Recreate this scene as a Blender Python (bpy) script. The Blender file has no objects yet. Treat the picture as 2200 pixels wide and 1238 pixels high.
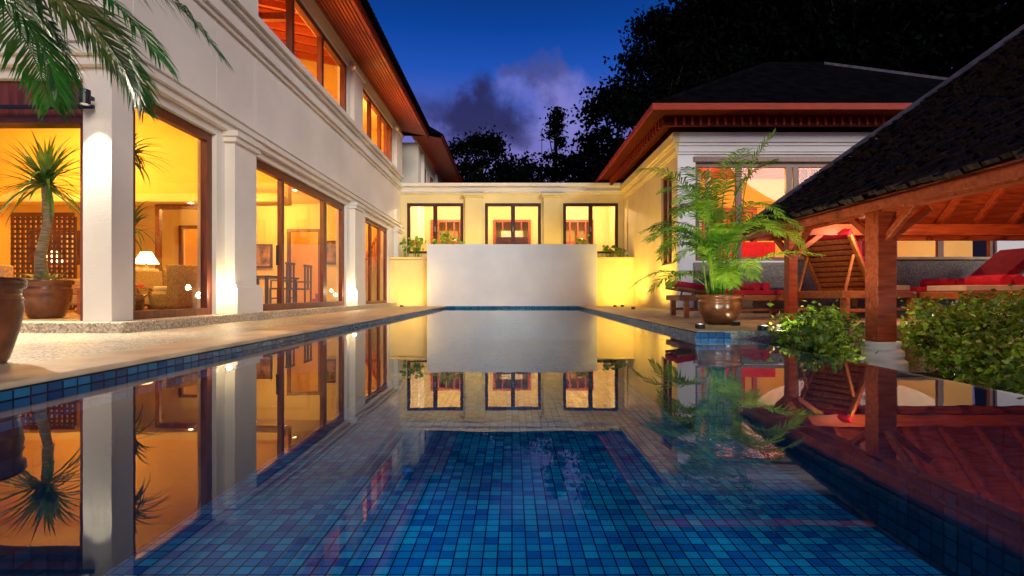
import bpy, math, random
import numpy as np
from mathutils import Vector, Matrix
R=random.Random(7)
C=bpy.context.scene.collection
# ---------------------------------------------------------------- materials
def newmat(name):
    m=bpy.data.materials.new(name); m.use_nodes=True
    nt=m.node_tree; b=nt.nodes['Principled BSDF']
    return m,nt,b
def N(nt,t,**k):
    n=nt.nodes.new(t)
    for a,v in k.items():
        if a in n.inputs: n.inputs[a].default_value=v
        else: setattr(n,a,v)
    return n
def c4(c): return (c[0],c[1],c[2],1)
def pmat(name,c,rough=.6,var=.15,scale=3,bump=.0,bscale=40,c2=None,stretch=(1,1,1),spec=.5,metal=0,detail=5):
    m,nt,b=newmat(name)
    tc=N(nt,'ShaderNodeTexCoord'); mp=N(nt,'ShaderNodeMapping'); mp.inputs['Scale'].default_value=stretch
    nt.links.new(tc.outputs['Object'],mp.inputs[0])
    no=N(nt,'ShaderNodeTexNoise'); no.inputs['Scale'].default_value=scale; no.inputs['Detail'].default_value=detail
    nt.links.new(mp.outputs[0],no.inputs['Vector'])
    r=N(nt,'ShaderNodeValToRGB'); e=r.color_ramp.elements
    e[0].position=.3; e[1].position=.7
    if c2 is None: c2=tuple(x*(1-var*1.6) for x in c); cc=tuple(min(1,x*(1+var*.5)) for x in c)
    else: cc=c
    e[0].color=c4(c2); e[1].color=c4(cc)
    nt.links.new(no.outputs['Fac'],r.inputs[0]); nt.links.new(r.outputs[0],b.inputs['Base Color'])
    b.inputs['Roughness'].default_value=rough; b.inputs['Metallic'].default_value=metal
    b.inputs['Specular IOR Level'].default_value=spec
    if bump:
        n2=N(nt,'ShaderNodeTexNoise'); n2.inputs['Scale'].default_value=bscale; n2.inputs['Detail'].default_value=6
        nt.links.new(mp.outputs[0],n2.inputs['Vector'])
        bp=N(nt,'ShaderNodeBump'); bp.inputs['Strength'].default_value=bump; bp.inputs['Distance'].default_value=.02
        nt.links.new(n2.outputs['Fac'],bp.inputs['Height']); nt.links.new(bp.outputs[0],b.inputs['Normal'])
    return m
def emat(name,c,s):
    m,nt,b=newmat(name); b.inputs['Base Color'].default_value=c4(c)
    b.inputs['Emission Color'].default_value=c4(c); b.inputs['Emission Strength'].default_value=s
    return m
def tilemat(name,axes,size=.092,ca=(.003,.085,.34),cb=(.014,.34,.56),grout=(.001,.008,.025),rough=.25):
    m,nt,b=newmat(name)
    tc=N(nt,'ShaderNodeTexCoord'); sp=N(nt,'ShaderNodeSeparateXYZ'); co=N(nt,'ShaderNodeCombineXYZ')
    nt.links.new(tc.outputs['Object'],sp.inputs[0])
    nt.links.new(sp.outputs[axes[0]],co.inputs[0]); nt.links.new(sp.outputs[axes[1]],co.inputs[1])
    br=N(nt,'ShaderNodeTexBrick'); br.offset=0; br.squash=1
    br.inputs['Scale'].default_value=1; br.inputs['Brick Width'].default_value=size; br.inputs['Row Height'].default_value=size
    br.inputs['Mortar Size'].default_value=size*.055; br.inputs['Mortar Smooth'].default_value=.1
    br.inputs['Color1'].default_value=c4(ca); br.inputs['Color2'].default_value=c4(cb); br.inputs['Mortar'].default_value=c4(grout)
    nt.links.new(co.outputs[0],br.inputs['Vector'])
    no=N(nt,'ShaderNodeTexNoise'); no.inputs['Scale'].default_value=.9; no.inputs['Detail'].default_value=3
    nt.links.new(tc.outputs['Object'],no.inputs['Vector'])
    mr=N(nt,'ShaderNodeMapRange'); mr.inputs[1].default_value=.3; mr.inputs[2].default_value=.7; mr.inputs[3].default_value=.6; mr.inputs[4].default_value=1.3
    nt.links.new(no.outputs['Fac'],mr.inputs[0])
    mx=N(nt,'ShaderNodeVectorMath',operation='SCALE')
    nt.links.new(br.outputs['Color'],mx.inputs[0]); nt.links.new(mr.outputs[0],mx.inputs['Scale'])
    nt.links.new(mx.outputs[0],b.inputs['Base Color'])
    b.inputs['Roughness'].default_value=rough
    bp=N(nt,'ShaderNodeBump'); bp.inputs['Strength'].default_value=.4; bp.inputs['Distance'].default_value=.004; bp.invert=True
    nt.links.new(br.outputs['Fac'],bp.inputs['Height']); nt.links.new(bp.outputs[0],b.inputs['Normal'])
    return m
def pebblemat(name,ca,cb,scale=60):
    m,nt,b=newmat(name)
    tc=N(nt,'ShaderNodeTexCoord'); v=N(nt,'ShaderNodeTexVoronoi'); v.inputs['Scale'].default_value=scale
    nt.links.new(tc.outputs['Object'],v.inputs['Vector'])
    r=N(nt,'ShaderNodeValToRGB'); r.color_ramp.elements[0].color=c4(ca); r.color_ramp.elements[1].color=c4(cb)
    sp=N(nt,'ShaderNodeSeparateColor'); nt.links.new(v.outputs['Color'],sp.inputs[0]); nt.links.new(sp.outputs[0],r.inputs[0])
    no=N(nt,'ShaderNodeTexNoise'); no.inputs['Scale'].default_value=1.5; nt.links.new(tc.outputs['Object'],no.inputs['Vector'])
    mr=N(nt,'ShaderNodeMapRange'); mr.inputs[3].default_value=.65; mr.inputs[4].default_value=1.15; nt.links.new(no.outputs['Fac'],mr.inputs[0])
    mx=N(nt,'ShaderNodeVectorMath',operation='SCALE'); nt.links.new(r.outputs[0],mx.inputs[0]); nt.links.new(mr.outputs[0],mx.inputs['Scale'])
    nt.links.new(mx.outputs[0],b.inputs['Base Color']); b.inputs['Roughness'].default_value=.55
    bp=N(nt,'ShaderNodeBump'); bp.inputs['Strength'].default_value=.6; bp.inputs['Distance'].default_value=.006; bp.invert=True
    nt.links.new(v.outputs['Distance'],bp.inputs['Height']); nt.links.new(bp.outputs[0],b.inputs['Normal'])
    return m
def leafmat(name,ca,cb,scale=2,trans=.25,rough=.5,spec=.4):
    m,nt,b=newmat(name)
    tc=N(nt,'ShaderNodeTexCoord'); no=N(nt,'ShaderNodeTexNoise'); no.inputs['Scale'].default_value=scale; no.inputs['Detail'].default_value=4
    nt.links.new(tc.outputs['Object'],no.inputs['Vector'])
    r=N(nt,'ShaderNodeValToRGB'); r.color_ramp.elements[0].position=.35; r.color_ramp.elements[1].position=.65
    r.color_ramp.elements[0].color=c4(ca); r.color_ramp.elements[1].color=c4(cb)
    nt.links.new(no.outputs['Fac'],r.inputs[0]); nt.links.new(r.outputs[0],b.inputs['Base Color'])
    b.inputs['Roughness'].default_value=rough; b.inputs['Specular IOR Level'].default_value=spec
    tr=N(nt,'ShaderNodeBsdfTranslucent'); nt.links.new(r.outputs[0],tr.inputs[0])
    mx=N(nt,'ShaderNodeMixShader'); mx.inputs[0].default_value=trans
    nt.links.new(b.outputs[0],mx.inputs[1]); nt.links.new(tr.outputs[0],mx.inputs[2])
    nt.links.new(mx.outputs[0],nt.nodes['Material Output'].inputs[0])
    return m
def clearmat(name,ior,tint,rough=0,bump=0,boost=1.0):
    m,nt,b=newmat(name); nt.nodes.remove(b)
    fr=N(nt,'ShaderNodeFresnel'); fr.inputs['IOR'].default_value=ior
    tr=N(nt,'ShaderNodeBsdfTransparent'); tr.inputs[0].default_value=c4(tint)
    gl=N(nt,'ShaderNodeBsdfGlossy'); gl.inputs['Roughness'].default_value=rough
    mx=N(nt,'ShaderNodeMixShader')
    mu=N(nt,'ShaderNodeMath',operation='MULTIPLY',use_clamp=True); mu.inputs[1].default_value=boost
    nt.links.new(fr.outputs[0],mu.inputs[0]); nt.links.new(mu.outputs[0],mx.inputs[0])
    nt.links.new(tr.outputs[0],mx.inputs[1]); nt.links.new(gl.outputs[0],mx.inputs[2])
    nt.links.new(mx.outputs[0],nt.nodes['Material Output'].inputs[0])
    if bump:
        tc=N(nt,'ShaderNodeTexCoord'); no=N(nt,'ShaderNodeTexNoise'); no.inputs['Scale'].default_value=2.5; no.inputs['Detail'].default_value=2
        nt.links.new(tc.outputs['Object'],no.inputs['Vector'])
        bp=N(nt,'ShaderNodeBump'); bp.inputs['Strength'].default_value=bump; bp.inputs['Distance'].default_value=.01
        nt.links.new(no.outputs['Fac'],bp.inputs['Height'])
        nt.links.new(bp.outputs[0],gl.inputs['Normal'])
    return m
M=dict(
 stucco=pmat('stucco',(.80,.73,.62),.75,.09,.7,.18,60),
 whitewall=pmat('white_render',(.84,.84,.82),.7,.05,1.2,.1,50),
 yellow=pmat('yellow_wall_paint',(.8,.50,.11),.7,.06,1),
 cream=pmat('cream_paint',(.80,.64,.30),.7,.08,1,.12,50),
 ceil=pmat('ceiling_paint',(.82,.60,.23),.8,.04,1),
 wood=pmat('teak_frame',(.20,.045,.016),.4,c2=(.08,.016,.007),scale=4,stretch=(6,6,.6)),
 darkwood=pmat('dark_wood',(.07,.018,.008),.4,.3,5),
 redwood=pmat('red_timber',(.52,.10,.025),.5,c2=(.25,.035,.01),scale=3,stretch=(1,8,8)),
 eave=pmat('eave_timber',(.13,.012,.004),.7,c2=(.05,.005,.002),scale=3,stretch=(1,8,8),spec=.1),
 fascia=pmat('fascia_timber',(.45,.045,.014),.6,c2=(.28,.026,.009),scale=3,stretch=(1,8,8),spec=.2),
 soffit=pmat('soffit_timber',(.5,.085,.02),.5,c2=(.28,.035,.01),scale=4,stretch=(8,.5,8)),
 teak=pmat('teak_furniture',(.5,.2,.055),.5,c2=(.28,.09,.025),scale=5,stretch=(1,6,6),bump=.1),
 stair=pmat('stair_red',(.5,.05,.02),.5,.2,3),
 floor=pmat('interior_floor',(.5,.32,.16),.25,.15,2),
 stone=pmat('coping_stone',(.62,.42,.24),.5,.25,2.5,.15,30),
 roof=pmat('dark_shingle',(.004,.004,.005),.9,.5,3,.6,20,spec=.03),
 thatch=pmat('thatch',(.075,.055,.045),.85,c2=(.008,.006,.006),scale=7,stretch=(.6,4,1),bump=1,bscale=18,spec=.1),
 capping=pmat('ridge_capping',(.22,.2,.19),.8,.3,5),
 red=pmat('red_cushion',(.65,.01,.05),.8,.2,8,.3,90),
 linen=pmat('cream_fabric',(.7,.62,.5),.9,.1,6,.2,80),
 wicker=pmat('wicker',(.55,.36,.16),.7,c2=(.2,.11,.04),scale=45,bump=.6,bscale=50),
 black=pmat('black_metal',(.01,.01,.01),.4,.1),
 glaze=pmat('glazed_clay',(.2,.065,.025),.22,c2=(.06,.02,.01),scale=6,bump=.2,bscale=12),
 soil=pmat('soil',(.03,.02,.012),.9,.3,10,.6,30),
 ground=pmat('garden_ground',(.02,.025,.01),.9,.4,2,.6,20,spec=.1),
 bark=pmat('bark',(.05,.035,.02),.9,.4,8,.6,30,stretch=(1,1,4),spec=.1),
 trunk_l=pmat('cane_bark',(.3,.24,.14),.8,.4,12,.6,30,stretch=(1,1,5)),
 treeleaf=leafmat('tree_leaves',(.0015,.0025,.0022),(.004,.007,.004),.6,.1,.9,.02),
 bush=leafmat('bush_leaves',(.03,.10,.008),(.28,.44,.035),9,.25,.4),
 areca=leafmat('areca_leaves',(.12,.28,.012),(.42,.60,.06),5,.35,.4),
 palm=leafmat('palm_leaves',(.015,.12,.012),(.07,.30,.04),4,.3,.35),
 drac=leafmat('dracaena_leaves',(.05,.15,.03),(.18,.32,.08),4,.3,.35),
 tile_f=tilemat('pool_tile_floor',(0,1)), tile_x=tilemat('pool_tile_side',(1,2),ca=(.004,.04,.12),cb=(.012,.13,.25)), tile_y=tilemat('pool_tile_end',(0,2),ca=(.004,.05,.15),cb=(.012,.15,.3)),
 tile_shade_x=tilemat('pool_tile_shade_side',(1,2),ca=(.001,.008,.03),cb=(.002,.02,.05),grout=(.0005,.002,.006)),  # side tile darkened, underwater shade put into the colour
 tile_shade_y=tilemat('pool_tile_shade_end',(0,2),ca=(.001,.008,.03),cb=(.002,.02,.05),grout=(.0005,.002,.006)),  # same underwater shade put into the colour of the end tile
 pebble=pebblemat('pebble_wash',(.26,.19,.12),(.78,.66,.47),55),
 pebble_d=pebblemat('pebble_wall',(.12,.1,.08),(.36,.31,.26),55),
 glass=clearmat('window_glass',1.5,(.96,.96,.94),boost=1.0),
 water=clearmat('water',1.37,(.6,.93,1.0),0,.05,1.0),
 shade=emat('lamp_shade',(1,.72,.35),5), bulb=emat('lit_bulb',(1,.85,.55),30),
 paint1=pmat('painting_canvas',(.5,.25,.1),.7,c2=(.05,.03,.03),scale=6),
 curtain=pmat('curtain',(.7,.66,.6),.9,.1,5), redcurt=pmat('red_curtain',(.5,.05,.02),.9,.3,9,stretch=(5,5,.3)),
)
# ---------------------------------------------------------------- mesh builder
class MB:
    def __init__(s): s.v=[];s.f=[];s.m=[];s.mats=[]
    def mi(s,k):
        if k not in s.mats: s.mats.append(k)
        return s.mats.index(k)
    def add(s,vs,fs,k):
        o=len(s.v); s.v.extend([tuple(v) for v in vs]); i=s.mi(k)
        for f in fs: s.f.append(tuple(o+a for a in f)); s.m.append(i)
    def box(s,x0,x1,y0,y1,z0,z1,k):
        if x0>x1:x0,x1=x1,x0
        if y0>y1:y0,y1=y1,y0
        s.add([(x0,y0,z0),(x1,y0,z0),(x1,y1,z0),(x0,y1,z0),(x0,y0,z1),(x1,y0,z1),(x1,y1,z1),(x0,y1,z1)],
          [(0,3,2,1),(4,5,6,7),(0,1,5,4),(1,2,6,5),(2,3,7,6),(3,0,4,7)],k)
    def quad(s,a,b,c,d,k): s.add([a,b,c,d],[(0,1,2,3)],k)
    def poly(s,pts,k): s.add(pts,[tuple(range(len(pts)))],k)
    def prism(s,pts,z0,z1,k):
        n=len(pts); vs=[(p[0],p[1],z0) for p in pts]+[(p[0],p[1],z1) for p in pts]
        s.add(vs,[tuple(range(n-1,-1,-1)),tuple(range(n,2*n))]+[(i,(i+1)%n,n+(i+1)%n,n+i) for i in range(n)],k)
    def beam(s,p,q,w,h,k,up=(0,0,1)):
        p=Vector(p);q=Vector(q);d=(q-p).normalized();u=Vector(up)
        sd=d.cross(u)
        if sd.length<1e-4: sd=Vector((1,0,0))
        sd.normalize(); u=sd.cross(d).normalized()
        vs=[]
        for c in (p,q):
            for a,b in((-1,-1),(1,-1),(1,1),(-1,1)): vs.append(c+sd*a*w/2+u*b*h/2)
        s.add(vs,[(0,3,2,1),(4,5,6,7),(0,1,5,4),(1,2,6,5),(2,3,7,6),(3,0,4,7)],k)
    def tube(s,pts,rs,k,n=8):
        vs=[];fs=[]
        for i,p in enumerate(pts):
            p=Vector(p); a=Vector(pts[max(i-1,0)]); b=Vector(pts[min(i+1,len(pts)-1)])
            d=(b-a).normalized(); x=d.orthogonal().normalized() if abs(d.z)<.9 else Vector((1,0,0))
            x=(x-d*x.dot(d)).normalized(); y=d.cross(x)
            for j in range(n):
                t=2*math.pi*j/n; vs.append(p+(x*math.cos(t)+y*math.sin(t))*rs[i])
        for i in range(len(pts)-1):
            for j in range(n): fs.append((i*n+j,i*n+(j+1)%n,(i+1)*n+(j+1)%n,(i+1)*n+j))
        fs.append(tuple(range(n-1,-1,-1))); fs.append(tuple((len(pts)-1)*n+j for j in range(n)))
        s.add(vs,fs,k)
    def lathe(s,cx,cy,prof,k,n=28,a0=0,a1=2*math.pi):
        full=abs(a1-a0-2*math.pi)<1e-4; m=n if full else n+1
        vs=[];fs=[]
        for r,z in prof:
            for j in range(m):
                t=a0+(a1-a0)*j/n; vs.append((cx+r*math.cos(t),cy+r*math.sin(t),z))
        for i in range(len(prof)-1):
            for j in range(n):
                j2=(j+1)%m
                fs.append((i*m+j,i*m+j2,(i+1)*m+j2,(i+1)*m+j))
        s.add(vs,fs,k)
    def wall(s,axis,c0,c1,a0,a1,z0,z1,ops,k):
        A=sorted({a0,a1}|{o[0] for o in ops}|{o[1] for o in ops}); A=[a for a in A if a0<=a<=a1]
        for i in range(len(A)-1):
            l,r=A[i],A[i+1]; zs=[(z0,z1)]
            for o in ops:
                if o[0]<=l+1e-6 and o[1]>=r-1e-6:
                    nz=[]
                    for (p,q) in zs:
                        if o[2]>p: nz.append((p,min(q,o[2])))
                        if o[3]<q: nz.append((max(p,o[3]),q))
                    zs=nz
            for p,q in zs:
                if q-p<1e-4: continue
                if axis=='x': s.box(c0,c1,l,r,p,q,k)
                else: s.box(l,r,c0,c1,p,q,k)
    def frame(s,axis,c,a0,a1,z0,z1,mulls=(),t=.09,d=.1,k='wood',trans=(),glass=True,mt=None):
        mt=mt or t
        def b(l,r,p,q,dd=d):
            if axis=='x': s.box(c-dd/2,c+dd/2,l,r,p,q,k)
            else: s.box(l,r,c-dd/2,c+dd/2,p,q,k)
        b(a0,a0+t,z0,z1); b(a1-t,a1,z0,z1); b(a0+t,a1-t,z1-t,z1); b(a0+t,a1-t,z0,z0+t*.8)
        for m in mulls: b(m-mt/2,m+mt/2,z0+t*.8,z1-t,d*.9)
        for z in trans: b(a0+t,a1-t,z-t/3,z+t/3,d*.8)
        if glass:
            e=.01
            if axis=='x': s.quad((c,a0+e,z0+e),(c,a1-e,z0+e),(c,a1-e,z1-e),(c,a0+e,z1-e),'glass')
            else: s.quad((a0+e,c,z0+e),(a1-e,c,z0+e),(a1-e,c,z1-e),(a0+e,c,z1-e),'glass')
    def leaves(s,P,size,k,rs,flat=0.0):
        P=np.asarray(P,float); n=len(P)
        if n==0:return
        d=rs.normal(size=(n,3)); d[:,2]*=(1-flat); d/=np.linalg.norm(d,axis=1)[:,None]
        e=rs.normal(size=(n,3)); e-=d*(d*e).sum(1)[:,None]; e/=np.linalg.norm(e,axis=1)[:,None]
        L=size*(.6+.8*rs.random((n,1))); 
        a=P-d*L*.5; b=P+e*L*.28; c=P+d*L*.5; f=P-e*L*.28
        V=np.stack([a,b,c,f],1).reshape(-1,3)
        o=len(s.v); s.v.extend(map(tuple,V.tolist())); i=s.mi(k)
        s.f.extend([(o+4*j,o+4*j+1,o+4*j+2,o+4*j+3) for j in range(n)]); s.m.extend([i]*n)
    def obj(s,name,parent=None,smooth=False,bevel=0):
        me=bpy.data.meshes.new(name); me.from_pydata(s.v,[],s.f)
        for k in s.mats: me.materials.append(M[k])
        me.polygons.foreach_set('material_index',s.m)
        if smooth: me.polygons.foreach_set('use_smooth',[True]*len(s.f))
        me.update(); o=bpy.data.objects.new(name,me); C.objects.link(o)
        if parent: o.parent=parent
        if bevel:
            b=o.modifiers.new('bevel','BEVEL'); b.width=bevel; b.segments=2; b.limit_method='ANGLE'
        return o
def empty(name):
    o=bpy.data.objects.new(name,None); C.objects.link(o); return o
def light(name,kind,loc,e,col=(1,.65,.28),size=.1,rot=None,target=None,spot=60,blend=.6,parent=None):
    l=bpy.data.lights.new(name,kind); l.energy=e; l.color=col
    if kind=='AREA': l.size=size
    else: l.shadow_soft_size=size
    if kind=='SPOT': l.spot_size=math.radians(spot); l.spot_blend=blend
    o=bpy.data.objects.new(name,l); C.objects.link(o); o.location=loc
    if target is not None: o.rotation_euler=(Vector(target)-Vector(loc)).to_track_quat('-Z','Y').to_euler()
    if parent: o.parent=parent
    return o
WARM=(1,.55,.14); YEL=(1,.66,.12); NEU=(1,.78,.45)

# ---------------------------------------------------------------- ground, pool
XL=-2.42; YE=18.8; XR=2.60; PD=-1.15
g=MB(); B=400
o=[(-B,-B),(B,-B),(B,B),(-B,B)]; i_=[(-3.0,-3.4),(2.66,-3.4),(2.66,19.0),(-3.0,19.0)]
z=-.6
for a in range(4):
    b=(a+1)%4
    g.quad((*o[a],z),(*o[b],z),(*i_[b],z),(*i_[a],z),'ground')
g.obj('ground')
p=empty('swimming_pool')
m=MB(); m.quad((XL-.3,-3.2,PD),(XR,-3.2,PD),(XR,YE,PD),(XL-.3,YE,PD),'tile_f'); m.obj('pool_floor',p)
m=MB(); m.box(XL-.5,XL,-3.2,YE,-.14,.045,'tile_x'); m.box(XL-.5,XL+.002,-3.2,YE,PD-.1,-.14,'tile_shade_x')
m.box(XR-.04,XR+.03,-3.2,6.0,PD-.1,-.006,'tile_shade_x')
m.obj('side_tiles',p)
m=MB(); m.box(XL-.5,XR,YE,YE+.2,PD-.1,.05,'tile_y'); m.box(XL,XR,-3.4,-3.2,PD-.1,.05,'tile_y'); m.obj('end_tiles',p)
m=MB(); m.prism([(2.15,6.003),(2.52,6.003),(2.9,YE),(2.42,YE)],-.14,.06,'tile_x'); m.prism([(2.148,6.0),(2.52,6.0),(2.9,YE),(2.418,YE)],PD-.1,-.14,'tile_shade_x'); m.quad((2.148,5.996,PD),(2.56,5.996,PD),(2.56,5.996,-.14),(2.148,5.996,-.14),'tile_shade_y'); m.quad((2.148,5.996,-.14),(2.56,5.996,-.14),(2.56,5.996,.06),(2.148,5.996,.06),'tile_y'); m.obj('right_side_tiles',p)  # below the waterline band the corner's shade is in the tile colour
m=MB(); m.box(XL-.58,XL-.02,-3.2,YE+.2,.05,.085,'stone'); m.prism([(2.17,6.02),(2.5,6.02),(2.9,YE),(2.44,YE)],.064,.085,'stone')
m.box(XL-.02,XR,YE+.03,YE+.2,.054,.083,'tile_f'); m.obj('coping',p,bevel=.012)
m=MB(); m.quad((XL,-3.2,0),(XR-.0,-3.2,0),(XR-.0,YE,0),(XL,YE,0),'water'); m.obj('water',None)
m=MB(); m.box(-16,XL-.58,-3.4,21,-.7,.078,'pebble'); m.obj('left_terrace')
m=MB()
m.prism([(2.5,6.02),(3.55,6.02),(3.55,7.3),(16,7.3),(16,21),(2.9,21),(2.9,YE)],-.7,.08,'pebble'); m.obj('right_terrace')
m=MB(); m.box(-4.6,4.6,YE+.2,21,-.7,.07,'pebble'); m.obj('end_terrace')

# ---------------------------------------------------------------- left house
lh=empty('pool_villa')
FX=-4.6
w=MB()
ops=[(6.22,7.97,.2,3.0),(9.2,14.25,.2,3.0),(16.06,19.1,.2,2.95),(9.13,14.37,5.48,6.95),(15.6,19.8,5.5,6.95)]
w.wall('x',-4.9,FX,6.21,21.1,.2,7.4,ops,'stucco')
w.box(-4.93,FX+.002,5.88,6.21,.2,7.4,'stucco')
w.wall('y',5.9,6.18,-14,-4.93,.2,7.4,[(-14,-4.93,.2,3.0)],'stucco')
for (a,b) in ((8.2,8.9),(14.5,15.2),(19.9,20.6)):
    w.box(FX,FX+.16,a,b,.2,2.95,'stucco'); w.box(FX,FX+.24,a-.07,b+.07,.2,.62,'stucco')
    w.box(FX,FX+.2,a-.04,b+.04,.62,.68,'stucco')
    w.box(FX,FX+.21,a-.05,b+.05,2.95,3.03,'stucco'); w.box(FX,FX+.25,a-.08,b+.08,3.03,3.12,'stucco')
for (z0,z1,e) in ((3.12,3.22,.10),(3.22,3.30,.16),(3.30,3.36,.07),(3.42,3.47,.04),(4.78,4.86,.05),(4.86,4.98,.11),(4.98,5.06,.07),(5.2,5.28,.08),(5.28,5.40,.15)):
    w.box(FX,FX+e,5.88-e,21.08,z0,z1,'stucco'); w.box(-14,FX,5.9-e,5.9,z0,z1,'stucco')
for (a,b) in ((8.45,9.05),(14.55,15.4),(19.95,20.9)):
    w.box(FX,FX+.12,a,b,5.40,7.1,'stucco'); w.box(FX,FX+.18,a-.05,b+.05,6.9,7.0,'stucco')
w.obj('walls',lh,bevel=.01)
w=MB(); w.box(-14,-4.34,5.7,21,.06,.2,'pebble'); w.obj('plinth',lh,bevel=.015)
w=MB()
w.frame('x',-4.72,6.22,7.97,.2,3.0,t=.13)
w.frame('x',-4.72,9.2,14.25,.2,3.0,[10.45,12.75,12.86],t=.16,mt=.12)
w.frame('x',-4.72,16.06,19.1,.2,2.95,[17.0,18.1],t=.12)
w.frame('x',-4.72,9.13,14.37,5.48,6.95,[10.9,12.6],t=.13,d=.14)
w.frame('x',-4.72,15.6,19.8,5.5,6.95,[16.9,18.2,19.1],t=.1,d=.14)
w.box(-14,-4.93,5.97,6.1,2.58,3.0,'wood'); w.box(-14,-4.93,5.93,6.14,2.5,2.58,'darkwood')
for x in (-5.0,-7.2,-7.32,-9.6): w.box(x-.06,x+.06,6.0,6.08,.2,2.5,'wood')
w.box(-4.75,-4.69,10.3,10.33,1.1,1.5,'black')
w.obj('window_frames',lh)
w=MB()
w.quad((-14,6.0,.204),(-4.9,6.0,.204),(-4.9,21,.204),(-14,21,.204),'floor')
w.box(-12.2,-12,5.9,21,.2,7.4,'yellow')
w.box(-12,-4.9,5.9,21,4.9,5.1,'ceil')
w.box(-12,-5.25,12,12.2,2.62,4.9,'yellow')
w.box(-12,-4.95,12.2,15.2,3.2,3.3,'ceil')
w.box(-12,-5.0,9.3,9.5,4.2,4.9,'ceil'); w.box(-12,-5.3,11.6,12,2.62,2.8,'ceil')
w.wall('y',15.2,15.35,-12,-4.9,.2,4.9,[(-6.6,-5.7,.2,2.4),(-9.8,-8.2,.2,2.5)],'cream')
w.box(-12,-4.9,20.95,21.1,.2,7.4,'yellow')
w.box(-8.2,-8.05,6,21,5.1,7.5,'yellow'); w.box(-8,-4.9,14.9,15.05,5.1,7.4,'yellow'); w.box(-8,-4.9,8.2,8.35,5.1,7.4,'yellow')
w.quad((-8.05,15.05,7.3),(-8.05,20.95,7.3),(-4.9,20.95,7.2),(-4.9,15.05,7.2),'cream')
w.obj('interior_walls',lh)
w=MB()
for y in np.arange(8.6,14.9,.55): w.beam((-8.0,y,7.75),(-4.9,y,7.12),.09,.16,'soffit')
w.quad((-8.05,6,7.9),(-8.05,15,7.9),(-4.9,15,7.27),(-4.9,6,7.27),'soffit')
w.box(-8,-4.95,11.5,11.62,6.7,6.85,'wood'); w.box(-6.6,-6.5,8.4,14.9,7.0,7.15,'wood')
w.obj('upper_rafters',lh)
w=MB()
for (x,y,z0) in ((-5.6,13.2,3.195),(-6.4,14.4,3.195),(-7.4,12.8,3.195),(-5.5,7.6,4.895),(-6.6,8.6,4.895),(-6.0,11.8,2.612),(-7.4,11.8,2.612),(-9,11.8,2.612)):
    w.lathe(x,y,[(0,z0),(.05,z0)],'bulb',12); w.lathe(x,y,[(.05,z0-.004),(.075,z0-.004)],'linen',12)
w.obj('recessed_lights',lh)
w=MB()
w.frame('y',15.17,-6.65,-5.65,.2,2.45,glass=False,t=.08); w.frame('y',15.17,-9.85,-8.15,.2,2.55,[-9.0],t=.09,glass=False)
w.frame('y',11.95,-8.3,-6.1,.2,2.6,[-7.2],t=.1,glass=False)
w.box(-11.99,-11.95,9,10.2,1.2,2.2,'darkwood'); w.box(-11.96,-11.93,9.06,10.14,1.26,2.14,'paint1')
w.box(-7.6,-7.1,15.12,15.18,1.3,2.0,'darkwood'); w.box(-7.56,-7.14,15.1,15.13,1.35,1.95,'paint1')
w.box(-5.5,-5.05,15.12,15.18,1.4,2.1,'darkwood'); w.box(-5.46,-5.09,15.1,15.13,1.45,2.05,'paint1')
w.box(-11.2,-10.0,11.9,11.98,1.2,2.0,'darkwood')
for i in range(7): w.box(-11.1+i*.15,-11.05+i*.15,11.86,11.9,1.25,1.95,'linen')
w.obj('joinery',lh)
w=MB() # carved screen
w.box(-9.6,-8.4,9.8,9.84,.2,.26,'darkwood'); w.box(-9.6,-8.4,9.8,9.84,2.0,2.08,'darkwood')
for i in range(13): w.box(-9.6+i*.1,-9.555+i*.1,9.805,9.835,.26,2.0,'darkwood')
for i in range(18): w.box(-9.6,-8.4,9.8,9.83,.32+i*.095,.365+i*.095,'darkwood')
w.obj('carved_screen')
w=MB()
w.poly([(-3.55,4.9,7.16),(-3.55,21.5,7.16),(-4.95,21.5,7.42),(-4.95,4.9,7.42)],'soffit')
w.poly([(-3.5,4.85,7.34),(-3.5,21.6,7.34),(-8.5,21.6,9.9),(-8.5,4.85,9.9)],'roof')
w.poly([(-3.5,21.6,7.2),(-3.5,21.6,7.34),(-8.5,21.6,9.9),(-8.5,21.6,7.2)],'roof')
w.poly([(-8.5,4.85,9.9),(-8.5,21.6,9.9),(-14,21.6,7.2),(-14,4.85,7.2)],'roof')
w.box(-3.55,-3.49,4.85,21.6,7.10,7.335,'eave'); w.box(-3.49,-3.42,4.85,21.6,7.27,7.36,'roof')
for y in np.arange(5,21.6,.22): w.box(-3.47,-3.37,y,y+.15,7.33,7.40,'roof')
for x in np.arange(-4.5,-3.6,.1):
    zz=7.16+(-3.55-x)*.186; w.beam((x,4.9,zz-.008),(x,21.5,zz-.008),.012,.02,'darkwood')
w.obj('roof',lh)
w=MB()
for k in range(11):
    w.box(-6.6,-5.2,16.9+k*.28,16.9+(k+1)*.28,.2,.2+.17*(k+1),'stair')
w.obj('staircase',lh)
w=MB()
for k in range(0,12,1): w.box(-5.17,-5.13,16.95+k*.28,16.98+k*.28,.2+.17*k,1.15+.17*k,'stair')
w.beam((-5.15,16.9,1.2),(-5.15,20.1,3.05),.07,.06,'stair'); w.obj('banister',lh)
for nm,loc,e in (('living_lamp',(-7.2,8.6,4.2),340),('living_lamp',(-9.5,10.5,3.6),240),('dining_lamp',(-6.9,13.7,2.9),190),('entry_lamp',(-6.0,10.6,2.3),90),('stair_lamp',(-6,17,3.6),230),('stair_lamp',(-7,19.5,4.2),160),
   ('bedroom_lamp',(-6.1,11.8,5.75),240),('bedroom_lamp',(-6.1,17.6,5.9),300),('front_room_lamp',(-8.2,7.0,3.6),200)):
    light(nm,'POINT',loc,e,WARM,.06,parent=lh)

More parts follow.
